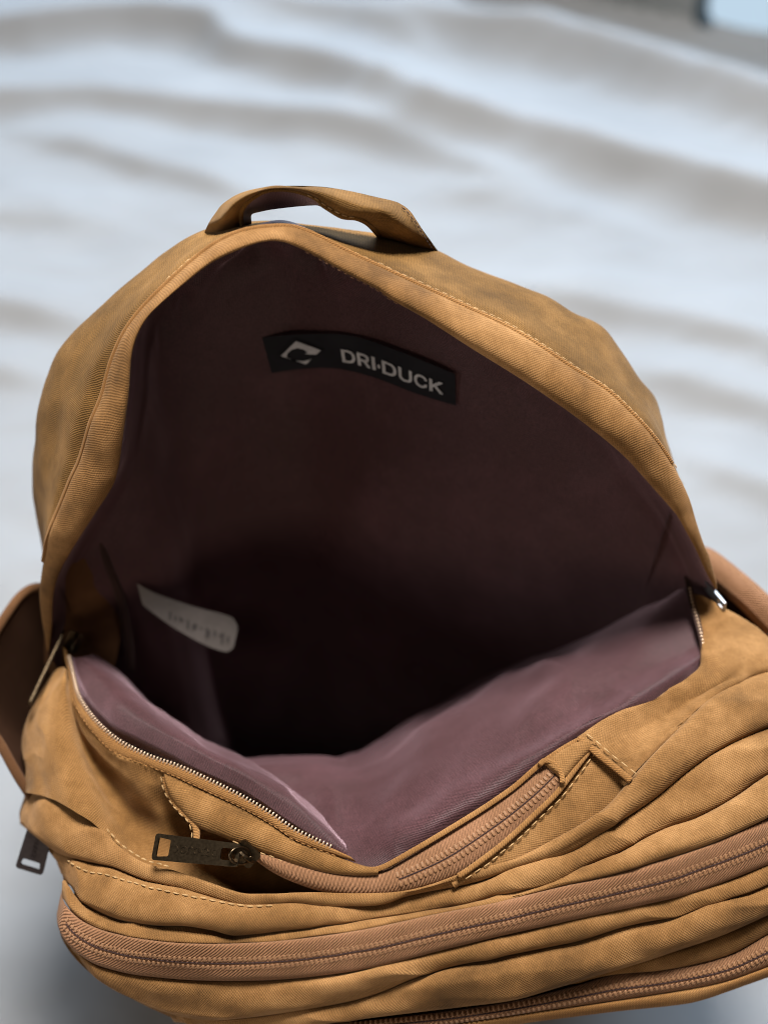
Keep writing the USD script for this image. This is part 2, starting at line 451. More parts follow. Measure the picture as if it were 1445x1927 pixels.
mesh, uv = build_cloth()
add("bed_sheet", mesh, SHEET, smooth=True, uv=uv, label="white crumpled bed sheet lying in long soft folds under the backpack", category="sheet")
bx = trimesh.creation.box([5.4, 5.0, 0.2]); bx.apply_translation([0, 1.0, -0.16])
add("floor", bx, WALL, smooth=False, kind="structure")

# wall and window pane in the far right corner
wa, wb = ground_pt(1000, -22), ground_pt(1445, 74)
ex = (wb - wa) / np.linalg.norm(wb - wa)
ey = np.array([0, 0, 1.0])
out_n = np.cross(ex, ey)
o = wa + np.array([0, 0, -0.06]) - out_n * 0.02


def wall_pt(u, v):
    ray = FW + RT * (u - 722.5) / FPX + UP * (963.5 - v) / FPX
    k = np.dot(o - C, out_n) / np.dot(ray, out_n)
    q = C + k * ray - o
    return np.array([q @ ex, q @ ey])


wall = sbox(-1.2, -0.1, 1.6, 0.30)
w0 = wall_pt(1325, 40); w1 = wall_pt(1445, 60)
pane_x0, pane_y0 = w0[0], w0[1] - 0.004
pane = sbox(pane_x0 + .03, pane_y0 + .03, pane_x0 + .87, pane_y0 + .20).buffer(.03)
frame = pane.buffer(0.014)
wallmesh = extrude(wall.difference(frame), 0.03); wallmesh.apply_translation([0, 0, -0.03])
add("wall", frame_mesh(wallmesh, o, ex, ey), WALL, smooth=False, kind="structure")
for k in range(12):
    rib = extrude(sbox(-0.12 + k * 0.036, -0.09, -0.104 + k * 0.036, 0.29).difference(frame.buffer(.02)), 0.010)
    add("rib", frame_mesh(rib, o, ex, ey), WALL, "/World/wall", smooth=False)
win = thing("window", o, label="pale blue daylit window with dark rounded frame at far corner", category="window")
fm = extrude(frame.difference(pane), 0.03); fm.apply_translation([0, 0, -0.012])
add("frame", frame_mesh(fm, o, ex, ey), FRAME, win, smooth=False)
pm = extrude(pane, 0.004); pm.apply_translation([0, 0, -0.01])
add("pane", frame_mesh(pm, o, ex, ey), PANE, win, smooth=False)

# ------------------------------------------------------------------ the backpack
bag = thing("backpack", (0, 0.3, 0), label="open tan canvas backpack with brown zips and mauve lining", category="backpack")

NS = 220
SEAM = [(91, 1229), (87, 1213), (81, 1179), (76, 1144), (75, 1105), (83, 1050), (93, 1000), (114, 950), (134, 900), (147, 873), (173, 789), (189, 752), (210, 678), (247, 605), (315, 531), (389, 468), (447, 437), (505, 426), (568, 431), (610, 450),
        (673, 482), (757, 521), (838, 559), (917, 596), (996, 638), (1074, 690), (1132, 727), (1185, 774), (1237, 832), (1274, 890), (1285, 911), (1299, 944), (1311, 985), (1325, 1026), (1334, 1046), (1344, 1081), (1349, 1100), (1348, 1108)]
INNER = [(91, 1231), (97, 1182), (99, 1136), (107, 1093), (124, 1055), (147, 1016), (167, 985), (190, 950), (218, 900), (231, 826), (242, 747), (247, 679), (263, 621), (294, 579), (342, 537), (389, 500), (452, 468), (505, 453), (547, 459), (594, 481),
         (657, 516), (710, 544), (733, 561), (811, 606), (890, 657), (969, 706), (1048, 759), (1132, 822), (1195, 880), (1232, 922), (1269, 964), (1289, 997), (1309, 1034), (1329, 1078), (1346, 1109)]
seam = curve(SEAM, NS, depth=rim_depth)
inner = curve(INNER, NS, depth=rim_depth, off=-0.007 * np.sin(np.pi * np.linspace(0, 1, len(INNER))) ** .5)
wid = np.linalg.norm(seam[:, :2] - inner[:, :2], axis=1)
rimG = pillow(seam, inner, np.clip(wid / FPX * .43 * .42, .0008, .0062), tuck=(0.003, 0.012), ends=(0, 0), power=2.0, peak=.55, wr=(0.0007, 60), seed=3)
rim = sheet("hood_rim", rimG, CANVAS, bag)
# gusset: seam -> silhouette -> behind
i0, i1 = 0.0, 1.0
S_SIL = [(83, 1050), (72, 990), (63, 930), (62, 880), (64, 840), (68, 800), (79, 745), (95, 698), (121, 651), (158, 608), (210, 556), (273, 503), (315, 472), (360, 450), (384, 439), (429, 425), (474, 420), (516, 420), (568, 426), (609, 429), (664, 437), (716, 446), (775, 463), (824, 472), (890, 501), (943, 522),
         (1022, 554), (1074, 585), (1111, 601), (1148, 632), (1180, 675), (1206, 711), (1232, 743), (1243, 769), (1259, 827), (1274, 889), (1286, 912)]
S_SEAM = [p for p in SEAM if SEAM.index(p) >= 5 and SEAM.index(p) <= 30]
gs = curve(S_SEAM, NS, depth=rim_depth, off=0.0015)
sil = curve(S_SIL, NS, depth=rim_depth, off=0.050)
# match the two curves by nearest angle about the arch centre so that the gusset runs straight back
ctr = np.array([690, 1010])
def by_angle(c):
    a = np.unwrap(np.arctan2(c[:, 1] - ctr[1], c[:, 0] - ctr[0]))
    order = np.argsort(a); t = np.linspace(a.min(), a.max(), NS)
    return np.stack([np.interp(t, a[order], c[order, k]) for k in range(3)], 1)
gs, sil = by_angle(gs), by_angle(sil)
mid = gs * 0.45 + sil * 0.55
gap = np.linalg.norm(gs[:, :2] - sil[:, :2], axis=1)
mid[:, 2] = gs[:, 2] + 0.018
q1 = gs * 0.8 + sil * 0.2; q1[:, 2] = gs[:, 2] + 0.003
cen = np.array([690, 1000, 0])
back1 = sil.copy(); back1[:, :2] += (cen[:2] - sil[:, :2]) * 0.012; back1[:, 2] += 0.014
back2 = sil.copy(); back2[:, :2] += (cen[:2] - sil[:, :2]) * 0.06; back2[:, 2] += 0.05
start = gs.copy(); start[:, 2] += 0.006
gG = loft([start, gs, q1, mid, sil, back1, back2], 40, [0, .06, .2, .5, .82, .9, 1])
gusG = P(gG[..., 0], gG[..., 1], gG[..., 2])
wv = wrinkle(gusG, 0.0022, 26, 11)
fade = np.clip(np.minimum(np.linspace(0, 1, 40) - .08, .95 - np.linspace(0, 1, 40)) * 7, 0, 1)[:, None, None]
gusG = gusG * (1 - fade) + wv * fade
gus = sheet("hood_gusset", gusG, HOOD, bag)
# piping cord in the seam and a row of stitches along it
sl = seam[18:-26].copy(); sl[:, 2] -= 0.0004
pm_, puv = tube_mesh(P(sl[:, 0], sl[:, 1], sl[:, 2]), 0.0011, 8)
add("piping", pm_, HEM, bag, uv=puv)
line = at(gusG, np.linspace(0.32, 0.985, 300), 0.115, 0.0006)
add("stitching", stitches(line, .0022, .0012, .00028), THREAD, gus, kind="stuff")
line = at(rimG, np.linspace(0.50, 0.60, 60), 0.93, 0.0004)
add("stitching", stitches(line, .0016, .001, .00024), TAPE, rim, kind="stuff")

# back lining: from the rim back and down into the dark
arch = P(inner[:, 0], inner[:, 1], inner[:, 2] + .011)
s = np.linspace(0, 1, NS)
bow = np.sin(np.pi * s) ** 0.55
base_y = 0.285 + 0.085 * bow
rows = []
lip = arch.copy()
for k, (f, down) in enumerate([(0, 0), (.25, .001), (.6, .003), (.9, .009), (1, .02), (1, .05), (1, .09), (1, .14), (1, .2), (1, .28), (1, .36), (1, .43)]):
    r = arch.copy()
    r[:, 1] = arch[:, 1] + f * 0.030 * bow + max(0, down - .02) * -0.10
    r[:, 0] = arch[:, 0] * (1 - 0.05 * min(1, down * 5))
    r[:, 2] = np.maximum(arch[:, 2] - down, 0.03 + 0.002 * k * 0) if down < .3 else np.minimum(arch[:, 2] - .2, 0.03 + (arch[:, 2] - down) * 0.05)
    rows.append(r)
bagG = PchipInterpolator(np.linspace(0, 1, len(rows)), np.stack(rows), axis=0)(np.linspace(0, 1, 90))
# gathers below the top of the arch
tt = np.linspace(0, 1, 90)[:, None]
gp = np.stack(np.broadcast_arrays(s[None] * 34, tt * 11 + 0 * s[None], 0 * s[None] + 0 * tt), -1)
gather = (1 - np.abs(2 * meshkit.noise(gp, 17) - 1) * 1.6) * (0.10 + np.exp(-((s[None] - .47) / .11) ** 2)) * np.exp(-((tt - .355) / .045) ** 2) * np.clip((tt - .2) * 8, 0, 1)
bagG = bagG + normals(bagG) * (0.0065 * gather)[..., None]
wv = wrinkle(bagG, 0.004, 24, 5, (1, 1, .5))
fade = np.clip((tt - .12) * 6, 0, 1)[..., None]
bagG = bagG * (1 - fade) + wv * fade
lin = sheet("back_lining", bagG, LINING, bag)
ld = depth_of(bagG[22:75])

# woven label with emblem and lettering
LT = [(493, 635), (543, 630), (601, 628), (659, 631), (717, 648), (790, 676), (856, 704)]
LB = [(511, 702), (560, 695), (605, 692), (655, 697), (712, 713), (782, 740), (858, 763)]
lt, lb = curve([(u, v, 0) for u, v in LT], 60), curve([(u, v, 0) for u, v in LB], 60)
LG = loft([lt, lb], 16)
LG[..., 2] = ld(LG[..., 0], LG[..., 1])
cols = np.linspace(-1, 1, 60)
LG[..., 2] = np.polyval(np.polyfit(cols, LG[..., 2].mean(0), 3), cols)[None] + np.linspace(-.5, .5, 16)[:, None] * (LG[-1, :, 2] - LG[0, :, 2]).mean() - 0.0035
labG = P(LG[..., 0], LG[..., 1], LG[..., 2])
lab = sheet("brand_label", labG, BLACK, bag)


def on_label(m2, x0, x1, t0, t1, lift=0.0005):
    """a flat mesh in unit box -> onto the label"""
    v = m2.vertices
    q = at(labG, x0 + (x1 - x0) * v[:, 0], t1 + (t0 - t1) * v[:, 1], 0)
    N = at(labG, x0 + (x1 - x0) * v[:, 0], t1 + (t0 - t1) * v[:, 1], 1) - q
    return trimesh.Trimesh(q + N * (lift + v[:, 2:3]), m2.faces, process=False)


def unit(m2, depth=0.0003):
    m2 = m2.copy(); lo, hi = m2.bounds
    m2.vertices[:, :2] = (m2.vertices[:, :2] - lo[:2]) / (hi - lo)[:2]
    m2.vertices[:, 2] = (m2.vertices[:, 2] - lo[2]) / max(hi[2] - lo[2], 1e-9) * depth
    return m2


x = 0.385
LETTERS = [("D", .070), ("R", .066), ("I", .018), (".", .014), ("D", .078), ("U", .074), ("C", .070), ("K", .074)]
for ch, wd in LETTERS:
    if ch == ".":
        m2 = unit(extrude(Point(0, 0).buffer(1, 8), .1)); add("letter", on_label(m2, x, x + wd, .56, .66), GREYTHREAD, lab, smooth=False)
    elif ch == "I":
        m2 = unit(trimesh.creation.box([1, 1, .1])); add("letter", on_label(m2, x, x + wd, .40, .75), GREYTHREAD, lab, smooth=False)
    else:
        m2 = unit(meshkit.text_mesh(ch, 0.02, bold=True).subdivide()); add("letter", on_label(m2, x, x + wd, .40, .75), GREYTHREAD, lab, smooth=False)
    x += wd + .012
dia = Polygon([(.0, .46), (.45, 1.0), (1.0, .56), (.55, .0)])
inn = Polygon([(.07, .46), (.45, .92), (.92, .56), (.55, .08)])
cut = Polygon([(.20, .40), (.24, .52), (.33, .62), (.45, .66), (.56, .60), (.62, .50), (.50, .46), (.66, .42), (.80, .40), (.62, .22), (.55, .06), (.38, .22)])
emb = inn.difference(cut.buffer(.02)).buffer(0)
beak = Polygon([(.36, .24), (.50, .20), (.66, .24), (.60, .14), (.54, .09)])
ring = dia.buffer(0.01).difference(dia.buffer(-.03))
em = extrude(emb.union(beak), 1.0)
add("emblem", on_label(unit(em.subdivide()) if False else em.apply_scale([1, 1, .0003]) and em, .055, .30, .10, .92), GREYTHREAD, lab, smooth=False)
rg = extrude(ring, 1.0); rg.apply_scale([1, 1, .0002])
add("emblem_outline", on_label(rg, .055, .30, .10, .92), BLACK, lab, smooth=False)

# handle
r0 = [(374, 456, .475), (380, 446, .448), (395, 416, .427), (412, 392, .424), (436, 371, .421), (471, 358, .419), (516, 350, .418), (568, 349, .418), (609, 351, .418), (654, 358, .419), (699, 368, .421), (751, 382, .424), (775, 403, .428), (799, 437, .436), (823, 470, .450), (835, 492, .475)]
r1 = [(457, 444, .468), (456, 430, .436), (453, 408, .418), (457, 390, .412), (470, 375, .409), (490, 362, .408), (516, 355, .408), (560, 359, .408), (594, 372, .408), (612, 388, .409), (640, 405, .411), (672, 410, .413), (692, 420, .417), (706, 434, .428), (716, 447, .446), (724, 464, .470)]
r2 = [(474, 446, .470), (474, 431, .442), (473, 415, .430), (474, 403, .428), (490, 398, .426), (510, 394, .425), (533, 391, .424), (560, 388, .423), (590, 386, .422), (606, 389, .421), (636, 404, .421), (668, 409, .422), (688, 419, .425), (702, 433, .434), (713, 448, .450), (720, 466, .475)]
n = 90
k0, k1, k2 = (curve(r, n, knots=True) for r in (r0, r1, r2))
hm = (k0 + k1) / 2; hm[:, 2] = np.minimum(k0[:, 2], k1[:, 2]) - 0.004
G = loft([k0, hm, k1], 18, [0, .5, 1])
hG = P(G[..., 0], G[..., 1], G[..., 2])
k1b = k1.copy(); k1b[:, 1] += 2.5; k1b[:, 2] += .0015
G2 = loft([k1, k1b, k2], 12, [0, .12, 1])
inG = P(G2[..., 0], G2[..., 1], G2[..., 2])
k0b = k0.copy(); k0b[:, 2] += .010; k0b[:, 1] += 4
G3 = loft([k0, k0b, k2], 8, [0, .3, 1]); bkG = P(G3[..., 0], G3[..., 1], G3[..., 2])
hG = wrinkle(hG, .0006, 90, 2)
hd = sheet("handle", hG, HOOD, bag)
sheet("handle_underside", inG, LINING, bag)
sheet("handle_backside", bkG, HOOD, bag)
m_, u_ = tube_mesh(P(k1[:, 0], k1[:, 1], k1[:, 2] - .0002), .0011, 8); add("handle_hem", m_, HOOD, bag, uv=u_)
add("stitching", stitches(at(hG, np.linspace(.5, .72, 50), .93, .0005), .0018, .001, .0003), THREAD, hd, kind="stuff")
add("stitching", stitches(at(hG, np.linspace(.76, .97, 50), .08, .0005), .0018, .001, .0003), BINDING, hd, kind="stuff")

# ---- front lining: the right-hand sheet and the rolled left lobe
KN = 140
def knot_rail(pts, offs, n=KN):
    q = np.array(pts, float)
    offs = np.broadcast_to(offs, (len(q),))
    return curve([(u, v, float(D(np.array([u]), np.array([v]))[0] + o)) for (u, v), o in zip(q, offs)], n, knots=True)

sh = [knot_rail([(600, 1600), (706, 1634), (830, 1574), (961, 1489), (1089, 1400), (1212, 1334), (1324, 1254)], .006),
      knot_rail([(585, 1580), (700, 1612), (818, 1556), (950, 1472), (1075, 1385), (1202, 1318), (1323, 1240)], [.006, .008, .001, -.001, -.001, 0, .002]),
      knot_rail([(540, 1530), (660, 1560), (790, 1510), (920, 1430), (1045, 1350), (1175, 1285), (1316, 1205)], [.02, .022, .014, .010, .009, .008, .005]),
      knot_rail([(490, 1470), (620, 1490), (740, 1455), (870, 1380), (1010, 1300), (1150, 1235), (1304, 1160)], [.042, .038, .034, .030, .026, .018, .008]),
      knot_rail([(460, 1442), (580, 1437), (690, 1425), (820, 1345), (970, 1262), (1120, 1205), (1290, 1105)], [.062, .060, .062, .06, .055, .04, .012])]
z4 = sh[-1].copy(); z4[:, 1] -= 10; z4[:, 2] += .05
z5 = sh[-1].copy(); z5[:, 1] += 20; z5[:, 2] = .70
G = loft(sh + [z4, z5], 70, [0, .06, .3, .55, .75, .85, 1])
shG = P(G[..., 0], G[..., 1], G[..., 2])
shG = wrinkle(shG, .006, 17, 21)
shG = crease(shG, .0022, 26, 23, (1.2, .7, .7))
sheet("front_lining", shG, LINING, bag)
lo = [knot_rail([(130, 1236), (143, 1299), (194, 1372), (341, 1446), (446, 1496), (560, 1566), (650, 1608)], .003),
      knot_rail([(140, 1236), (160, 1296), (215, 1363), (349, 1434), (452, 1486), (562, 1555), (650, 1606)], [.0, -.002, -.004, -.004, -.004, -.003, .001]),
      knot_rail([(152, 1234), (190, 1285), (248, 1347), (362, 1412), (459, 1462), (560, 1528), (649, 1603)], [.002, -.003, -.006, -.006, -.006, -.004, .002]),
      knot_rail([(168, 1233), (221, 1272), (279, 1328), (375, 1393), (465, 1438), (557, 1498), (648, 1597)], [.012, .010, .008, .008, .008, .008, .008])]
z4 = lo[-1].copy(); z4[:, 0] += 8; z4[:, 2] += .03
z5 = lo[-1].copy(); z5[:, 1] += 30; z5[:, 2] = .70
G = loft(lo + [z4, z5], 50, [0, .15, .4, .7, .8, 1])
loG = P(G[..., 0], G[..., 1], G[..., 2])
loG = crease(wrinkle(loG, .0022, 30, 31), .0014, 34, 33)
sheet("side_lining", loG, LINING, bag)

# ---- left zip: tape, teeth; right zip
ZL = [(124, 1218), (127, 1232), (134, 1260), (143, 1299), (163, 1337), (194, 1372), (232, 1401), (287, 1427), (341, 1446), (387, 1467), (446, 1496), (504, 1529), (560, 1566), (617, 1593), (660, 1613)]
TL = [(119, 1220), (121, 1236), (128, 1268), (139, 1322), (155, 1353), (182, 1388), (217, 1419), (271, 1440), (329, 1463), (387, 1490), (446, 1517), (504, 1549), (560, 1585), (617, 1606), (672, 1624)]
zl, tl = curve(ZL, 200, off=-.002), curve(TL, 200, off=-.001)
tpG = pillow(zl, tl, .0015, m=12, tuck=(.004, .004), ends=(0, 0), wr=None)
zip_l = thing_part = UsdGeom.Xform.Define(stage, path_for(bag, "main_zip")).GetPrim()
sheet("zip_tape", tpG, HEM, zip_l)
pts = P(zl[:, 0], zl[:, 1], zl[:, 2])
add("zip_teeth", teeth(pts[6:188], 0.0003, .0008, np.array([.00045, .0011, .0008]), .0016), TOOTH, zip_l, kind="stuff")
add("stitching", stitches(at(tpG, np.linspace(.1, .95, 200), .72, .0004), .0016, .001, .00022), HEM, zip_l, kind="stuff")
ZR = [(1287, 1085), (1290, 1101), (1296, 1135), (1306, 1168), (1315, 1202), (1321, 1236), (1321, 1252)]
TR = [(1296, 1083), (1301, 1101), (1309, 1135), (1318, 1168), (1326, 1202), (1330, 1234), (1326, 1254)]
zr, tr = curve(ZR, 90, off=-.001), curve(TR, 90, off=.003)
tqG = pillow(zr, tr, .001, m=10, tuck=(.004, .004), ends=(0, 0), wr=None)
zip_r = UsdGeom.Xform.Define(stage, path_for(bag, "main_zip")).GetPrim()
sheet("zip_tape", tqG, BINDING, zip_r)
pts = (P(zr[:, 0], zr[:, 1], zr[:, 2]) + P(tr[:, 0], tr[:, 1], tr[:, 2])) / 2
add("zip_teeth", teeth(pts[14:], 0, .0012, np.array([.0005, .0008, .0006]), .0019), TOOTH, zip_r, kind="stuff")

# ---- left body panel with its deep fold
c_ = [knot_rail([(126, 1266), (112, 1290), (92, 1345), (82, 1400), (85, 1460), (85, 1495)], .05),
      knot_rail([(121, 1256), (93, 1275), (58, 1337), (41, 1396), (48, 1455), (47, 1492)], .006),
      knot_rail([(122, 1256), (104, 1288), (78, 1340), (68, 1402), (80, 1460), (88, 1500)], -.004),
      knot_rail([(124, 1260), (120, 1310), (118, 1365), (130, 1425), (150, 1480), (168, 1545)], -.007),
      knot_rail([(128, 1264), (136, 1330), (165, 1415), (215, 1490), (255, 1560), (280, 1640)], [.0, .006, .012, .015, .018, .018]),
      knot_rail([(131, 1264), (143, 1335), (190, 1415), (262, 1478), (320, 1560), (350, 1665)], [.0, .003, .004, .004, .016, .026]),
      knot_rail([(133, 1262), (147, 1335), (212, 1414), (322, 1460), (420, 1565), (480, 1690)], [.001, .001, -.001, .001, .024, .032]),
      knot_rail([(136, 1262), (155, 1340), (240, 1418), (387, 1482), (530, 1580), (680, 1690)], [.004, .004, .006, .008, .022, .030])]
G = loft(c_, 80, [0, .08, .2, .4, .58, .7, .85, 1])
lfG = crease(wrinkle(P(G[..., 0], G[..., 1], G[..., 2]), .0018, 38, 41), .0016, 40, 43)
left = sheet("side_panel", lfG, CANVAS_T, bag)

# ---- flap over the small pocket zip (left of centre)
AU = [(308, 1456), (329, 1463), (387, 1490), (446, 1517), (504, 1549), (560, 1585), (617, 1606), (672, 1626), (712, 1636)]
AL = [(316, 1490), (335, 1520), (372, 1556), (420, 1576), (478, 1600), (540, 1624), (600, 1641), (660, 1648), (712, 1646)]
au, al = curve(AU, 130, knots=True, off=.001), curve(AL, 130, knots=True, off=.001)
apG = pillow(au, al, .005, m=24, tuck=(.004, .012), ends=(.03, 0), end_depth=.008, power=2.0, peak=.45, wr=(.0008, 45), seed=9)
flap = sheet("pocket_flap", apG, CANVAS_T, bag)
add("stitching", stitches(at(apG, np.linspace(.42, .98, 120), .86, .0005), .0024, .0014, .0003), THREAD, flap, kind="stuff")
sm = curve([(312, 1462), (318, 1490), (335, 1518), (366, 1552), (370, 1580), (366, 1602)], 60, off=-.001)
m_, u_ = tube_mesh(P(sm[:, 0], sm[:, 1], sm[:, 2] + .002), .0014, 8); add("flap_seam", m_, HEM, bag, uv=u_)
sm2 = sm.copy(); sm2[:, 0] -= 9; sm2[:, 2] += .0015
add("stitching", stitches(P(sm2[:, 0], sm2[:, 1], sm2[:, 2]), .0022, .0012, .0003), THREAD, flap, kind="stuff")

# ---- small pocket zip: tape with a covered coil, binding, garage
PU = [(465, 1597), (540, 1618), (620, 1636), (706, 1640), (760, 1618), (830, 1574), (900, 1529), (965, 1486), (1045, 1424)]
PL = [(472, 1612), (540, 1656), (620, 1682), (700, 1688), (790, 1674), (888, 1635), (974, 1574), (1036, 1516), (1084, 1450)]
pu, pl = curve(PU, 160, knots=True, off=.002), curve(PL, 160, knots=True, off=.003)
pzG = pillow(pu, pl, .0045, m=20, tuck=(.004, .01), ends=(.05, .012), end_depth=.004, wr=None)
pzip = UsdGeom.Xform.Define(stage, path_for(bag, "pocket_zip")).GetPrim()
sheet("zip_tape", pzG, TAPE, pzip)


def coil(G, s0, s1, t, parent, width=.0016, pitch=.0024, sz=(.00072, .0010, .0008)):
    ss = np.linspace(s0, s1, 400)
    span = np.linalg.norm(at(G, ss, t + .05) - at(G, ss, t - .05), axis=-1) / .10
    both = []
    for sg in (-1, 1):
        c = at(G, ss, t + sg * width / span)
        n = at(G, ss, t + sg * width / span, 1.0) - c
        both.append(teeth(c, 0, .00015, np.array(sz), pitch, n))
    add("zip_coil", trimesh.util.concatenate(both), COIL, parent, kind="stuff")
    v, u = tube_mesh(at(G, ss, t, 0.0), .0003, 6)
    add("centre_line", v, BINDING, parent, uv=u)


coil(pzG, .46, .985, .5, pzip, width=.0019, pitch=.0021, sz=(.00065, .0012, .0004))
bd = curve([(640, 1622), (672, 1632), (706, 1637), (745, 1620), (814, 1580), (888, 1535), (961, 1486), (1015, 1440), (1055, 1412), (1089, 1393)], 140, off=-.0022)
m_, u_ = tube_mesh(P(bd[:, 0], bd[:, 1], bd[:, 2]), .0011, 8); add("binding", m_, HEM, bag, uv=u_)
rd = curve([(1114, 1406), (1085, 1444), (1052, 1488), (1010, 1530), (961, 1576), (888, 1633), (862, 1650)], 120, off=-.0016)
m_, u_ = tube_mesh(P(rd[:, 0], rd[:, 1], rd[:, 2]), .0012, 8); add("binding", m_, HEM, bag, uv=u_)
gu, gl = curve([(1018, 1436), (1050, 1414), (1100, 1388)], 30, off=-.001), curve([(1060, 1472), (1085, 1440), (1122, 1404)], 30, off=-.001)
gaG = pillow(gu, gl, .0045, m=14, tuck=(.006, .006), ends=(.12, 0), end_depth=.006, wr=None)
gar = sheet("zip_garage", gaG, CANVAS, bag)
ed = curve([(1015, 1440), (1026, 1432), (1044, 1438), (1056, 1456), (1058, 1474)], 30, off=-.0045)
m_, u_ = tube_mesh(P(ed[:, 0], ed[:, 1], ed[:, 2]), .0011, 8); add("hem", m_, HEM, gar, uv=u_)
# woven triangle right of the ridge
tu, tl_ = curve([(1118, 1404), (1085, 1446), (1052, 1490), (1010, 1532), (961, 1578), (888, 1635), (850, 1662)], 120, knots=True, off=.003), curve([(1200, 1476), (1160, 1512), (1120, 1545), (1060, 1580), (985, 1622), (890, 1656), (855, 1672)], 120, knots=True, off=.004)
trG = pillow(tu, tl_, .003, m=24, tuck=(.004, .01), ends=(0, 0), wr=(.0022, 40), seed=14)
tri = sheet("pocket_panel", trG, CANVAS, bag)
st = rd.copy(); st[:, 0] += 9; st[:, 1] += 8; st[:, 2] -= .0004
add("stitching", stitches(P(st[:, 0], st[:, 1], st[:, 2] + .0005), .0027, .0013, .00034), THREAD, tri, kind="stuff")

# ---- right body panel ending in a stitched tab
rr = [knot_rail([(1086, 1394), (1148, 1356), (1212, 1329), (1262, 1302), (1299, 1276), (1324, 1248), (1317, 1180), (1301, 1120)], .008),
      knot_rail([(1088, 1391), (1148, 1352), (1212, 1325), (1262, 1298), (1299, 1271), (1323, 1243), (1315, 1180), (1303, 1118)], [-.002, -.002, -.002, -.002, -.002, 0, .005, .006]),
      knot_rail([(1120, 1415), (1180, 1383), (1240, 1352), (1290, 1322), (1335, 1290), (1356, 1240), (1342, 1180), (1322, 1121)], [-.003, .002, .004, .002, -.003, -.006, .002, .0]),
      knot_rail([(1155, 1443), (1215, 1408), (1278, 1360), (1335, 1308), (1380, 1272), (1405, 1225), (1375, 1170), (1346, 1136)], [-.003, .0, .001, -.002, -.004, -.007, -.004, -.002]),
      knot_rail([(1187, 1468), (1245, 1405), (1322, 1328), (1396, 1281), (1470, 1260), (1475, 1235), (1430, 1192), (1368, 1152)], [-.001, .002, .002, .002, .001, .003, .004, .004]),
      knot_rail([(1187, 1472), (1247, 1408), (1324, 1332), (1398, 1286), (1500, 1290), (1500, 1260), (1430, 1210), (1366, 1164)], [.012, .02, .02, .02, .02, .05, .05, .05])]
G = loft(rr, 60, [0, .04, .3, .62, .93, 1])
rtG = P(G[..., 0], G[..., 1], G[..., 2])
cap = G[:, :1].copy(); cap[..., 2] += .010
rtG = np.concatenate([P(cap[..., 0], cap[..., 1], cap[..., 2]), crease(wrinkle(rtG, .0018, 34, 51), .0016, 38, 53)], 1)
right = sheet("side_panel", rtG, CANVAS, bag)
em_ = curve([(1088, 1390), (1105, 1402), (1130, 1424), (1158, 1446), (1187, 1470)], 40, off=-.0035)
m_, u_ = tube_mesh(P(em_[:, 0], em_[:, 1], em_[:, 2]), .0014, 8); add("tab_hem", m_, HEM, bag, uv=u_)
e2 = em_.copy(); e2[:, 0] += 16; e2[:, 1] -= 8
add("stitching", stitches(P(e2[:, 0], e2[:, 1], e2[:, 2] - .0006), .0026, .0013, .00034), THREAD, right, kind="stuff")
add("stitching", stitches(at(rtG, np.linspace(.12, .6, 160), .90, .0006), .0024, .0012, .00034), THREAD, right, kind="stuff")

# ---- the padded bands of the front pockets, from the opening down
B = {}
B["f1u"] = [(50, 1487), (100, 1495), (145, 1515), (179, 1545), (214, 1584), (244, 1609), (279, 1627), (330, 1640), (374, 1654), (424, 1672), (473, 1683), (573, 1682), (720, 1680), (800, 1668), (880, 1640), (978, 1613), (1036, 1583), (1099, 1548), (1154, 1505), (1185, 1467), (1245, 1403), (1282, 1366), (1322, 1326), (1356, 1299), (1396, 1279), (1445, 1262), (1560, 1240)]
B["f1l"] = [(37, 1550), (78, 1584), (105, 1604), (164, 1622), (214, 1632), (279, 1659), (349, 1674), (414, 1694), (473, 1704), (548, 1700), (648, 1704), (720, 1698), (795, 1681), (896, 1661), (971, 1636), (1071, 1606), (1146, 1560), (1222, 1510), (1296, 1450), (1356, 1410), (1445, 1370), (1560, 1330)]
B["f2u"] = [(101, 1596)] + B["f1l"][3:]
B["f2l"] = [(122, 1652), (134, 1668), (149, 1694), (189, 1719), (239, 1736), (299, 1744), (349, 1744), (399, 1749), (448, 1760), (520, 1752), (600, 1742), (680, 1733), (760, 1722), (850, 1708), (919, 1693), (997, 1669), (1095, 1634), (1154, 1611), (1212, 1579), (1251, 1560), (1310, 1540), (1388, 1497), (1445, 1458), (1560, 1390)]
B["f3u"] = [(121, 1646), (126, 1664)] + B["f2l"][2:]
B["f3l"] = [(120, 1684), (130, 1709), (164, 1739), (209, 1756), (274, 1769), (349, 1776), (448, 1776), (548, 1769), (648, 1756), (720, 1743), (820, 1721), (946, 1696), (1071, 1666), (1146, 1648), (1222, 1626), (1322, 1595), (1445, 1540), (1560, 1485)]
B["zu"] = [(116, 1676), (124, 1704)] + B["f3l"][2:]
B["zl"] = [(107, 1722), (112, 1752), (134, 1784), (194, 1821), (274, 1838), (374, 1846), (498, 1846), (598, 1838), (720, 1818), (845, 1786), (971, 1756), (1121, 1723), (1247, 1696), (1347, 1666), (1445, 1628), (1560, 1580)]
B["f4u"] = [(132, 1778), (150, 1796)] + B["zl"][3:]
B["f4l"] = [(150, 1806), (189, 1848), (234, 1873), (279, 1893), (340, 1914), (430, 1920), (523, 1909), (648, 1888), (720, 1867), (770, 1846), (870, 1816), (971, 1796), (1071, 1776), (1172, 1746), (1272, 1723), (1347, 1696), (1445, 1664), (1560, 1615)]
B["f5u"] = [(320, 1900)] + B["f4l"][5:]
B["f5l"] = [(330, 1925), (523, 1934), (620, 1927), (720, 1914), (870, 1896), (996, 1876), (1096, 1846), (1146, 1831), (1200, 1815), (1272, 1791), (1372, 1756), (1445, 1723), (1560, 1670)]
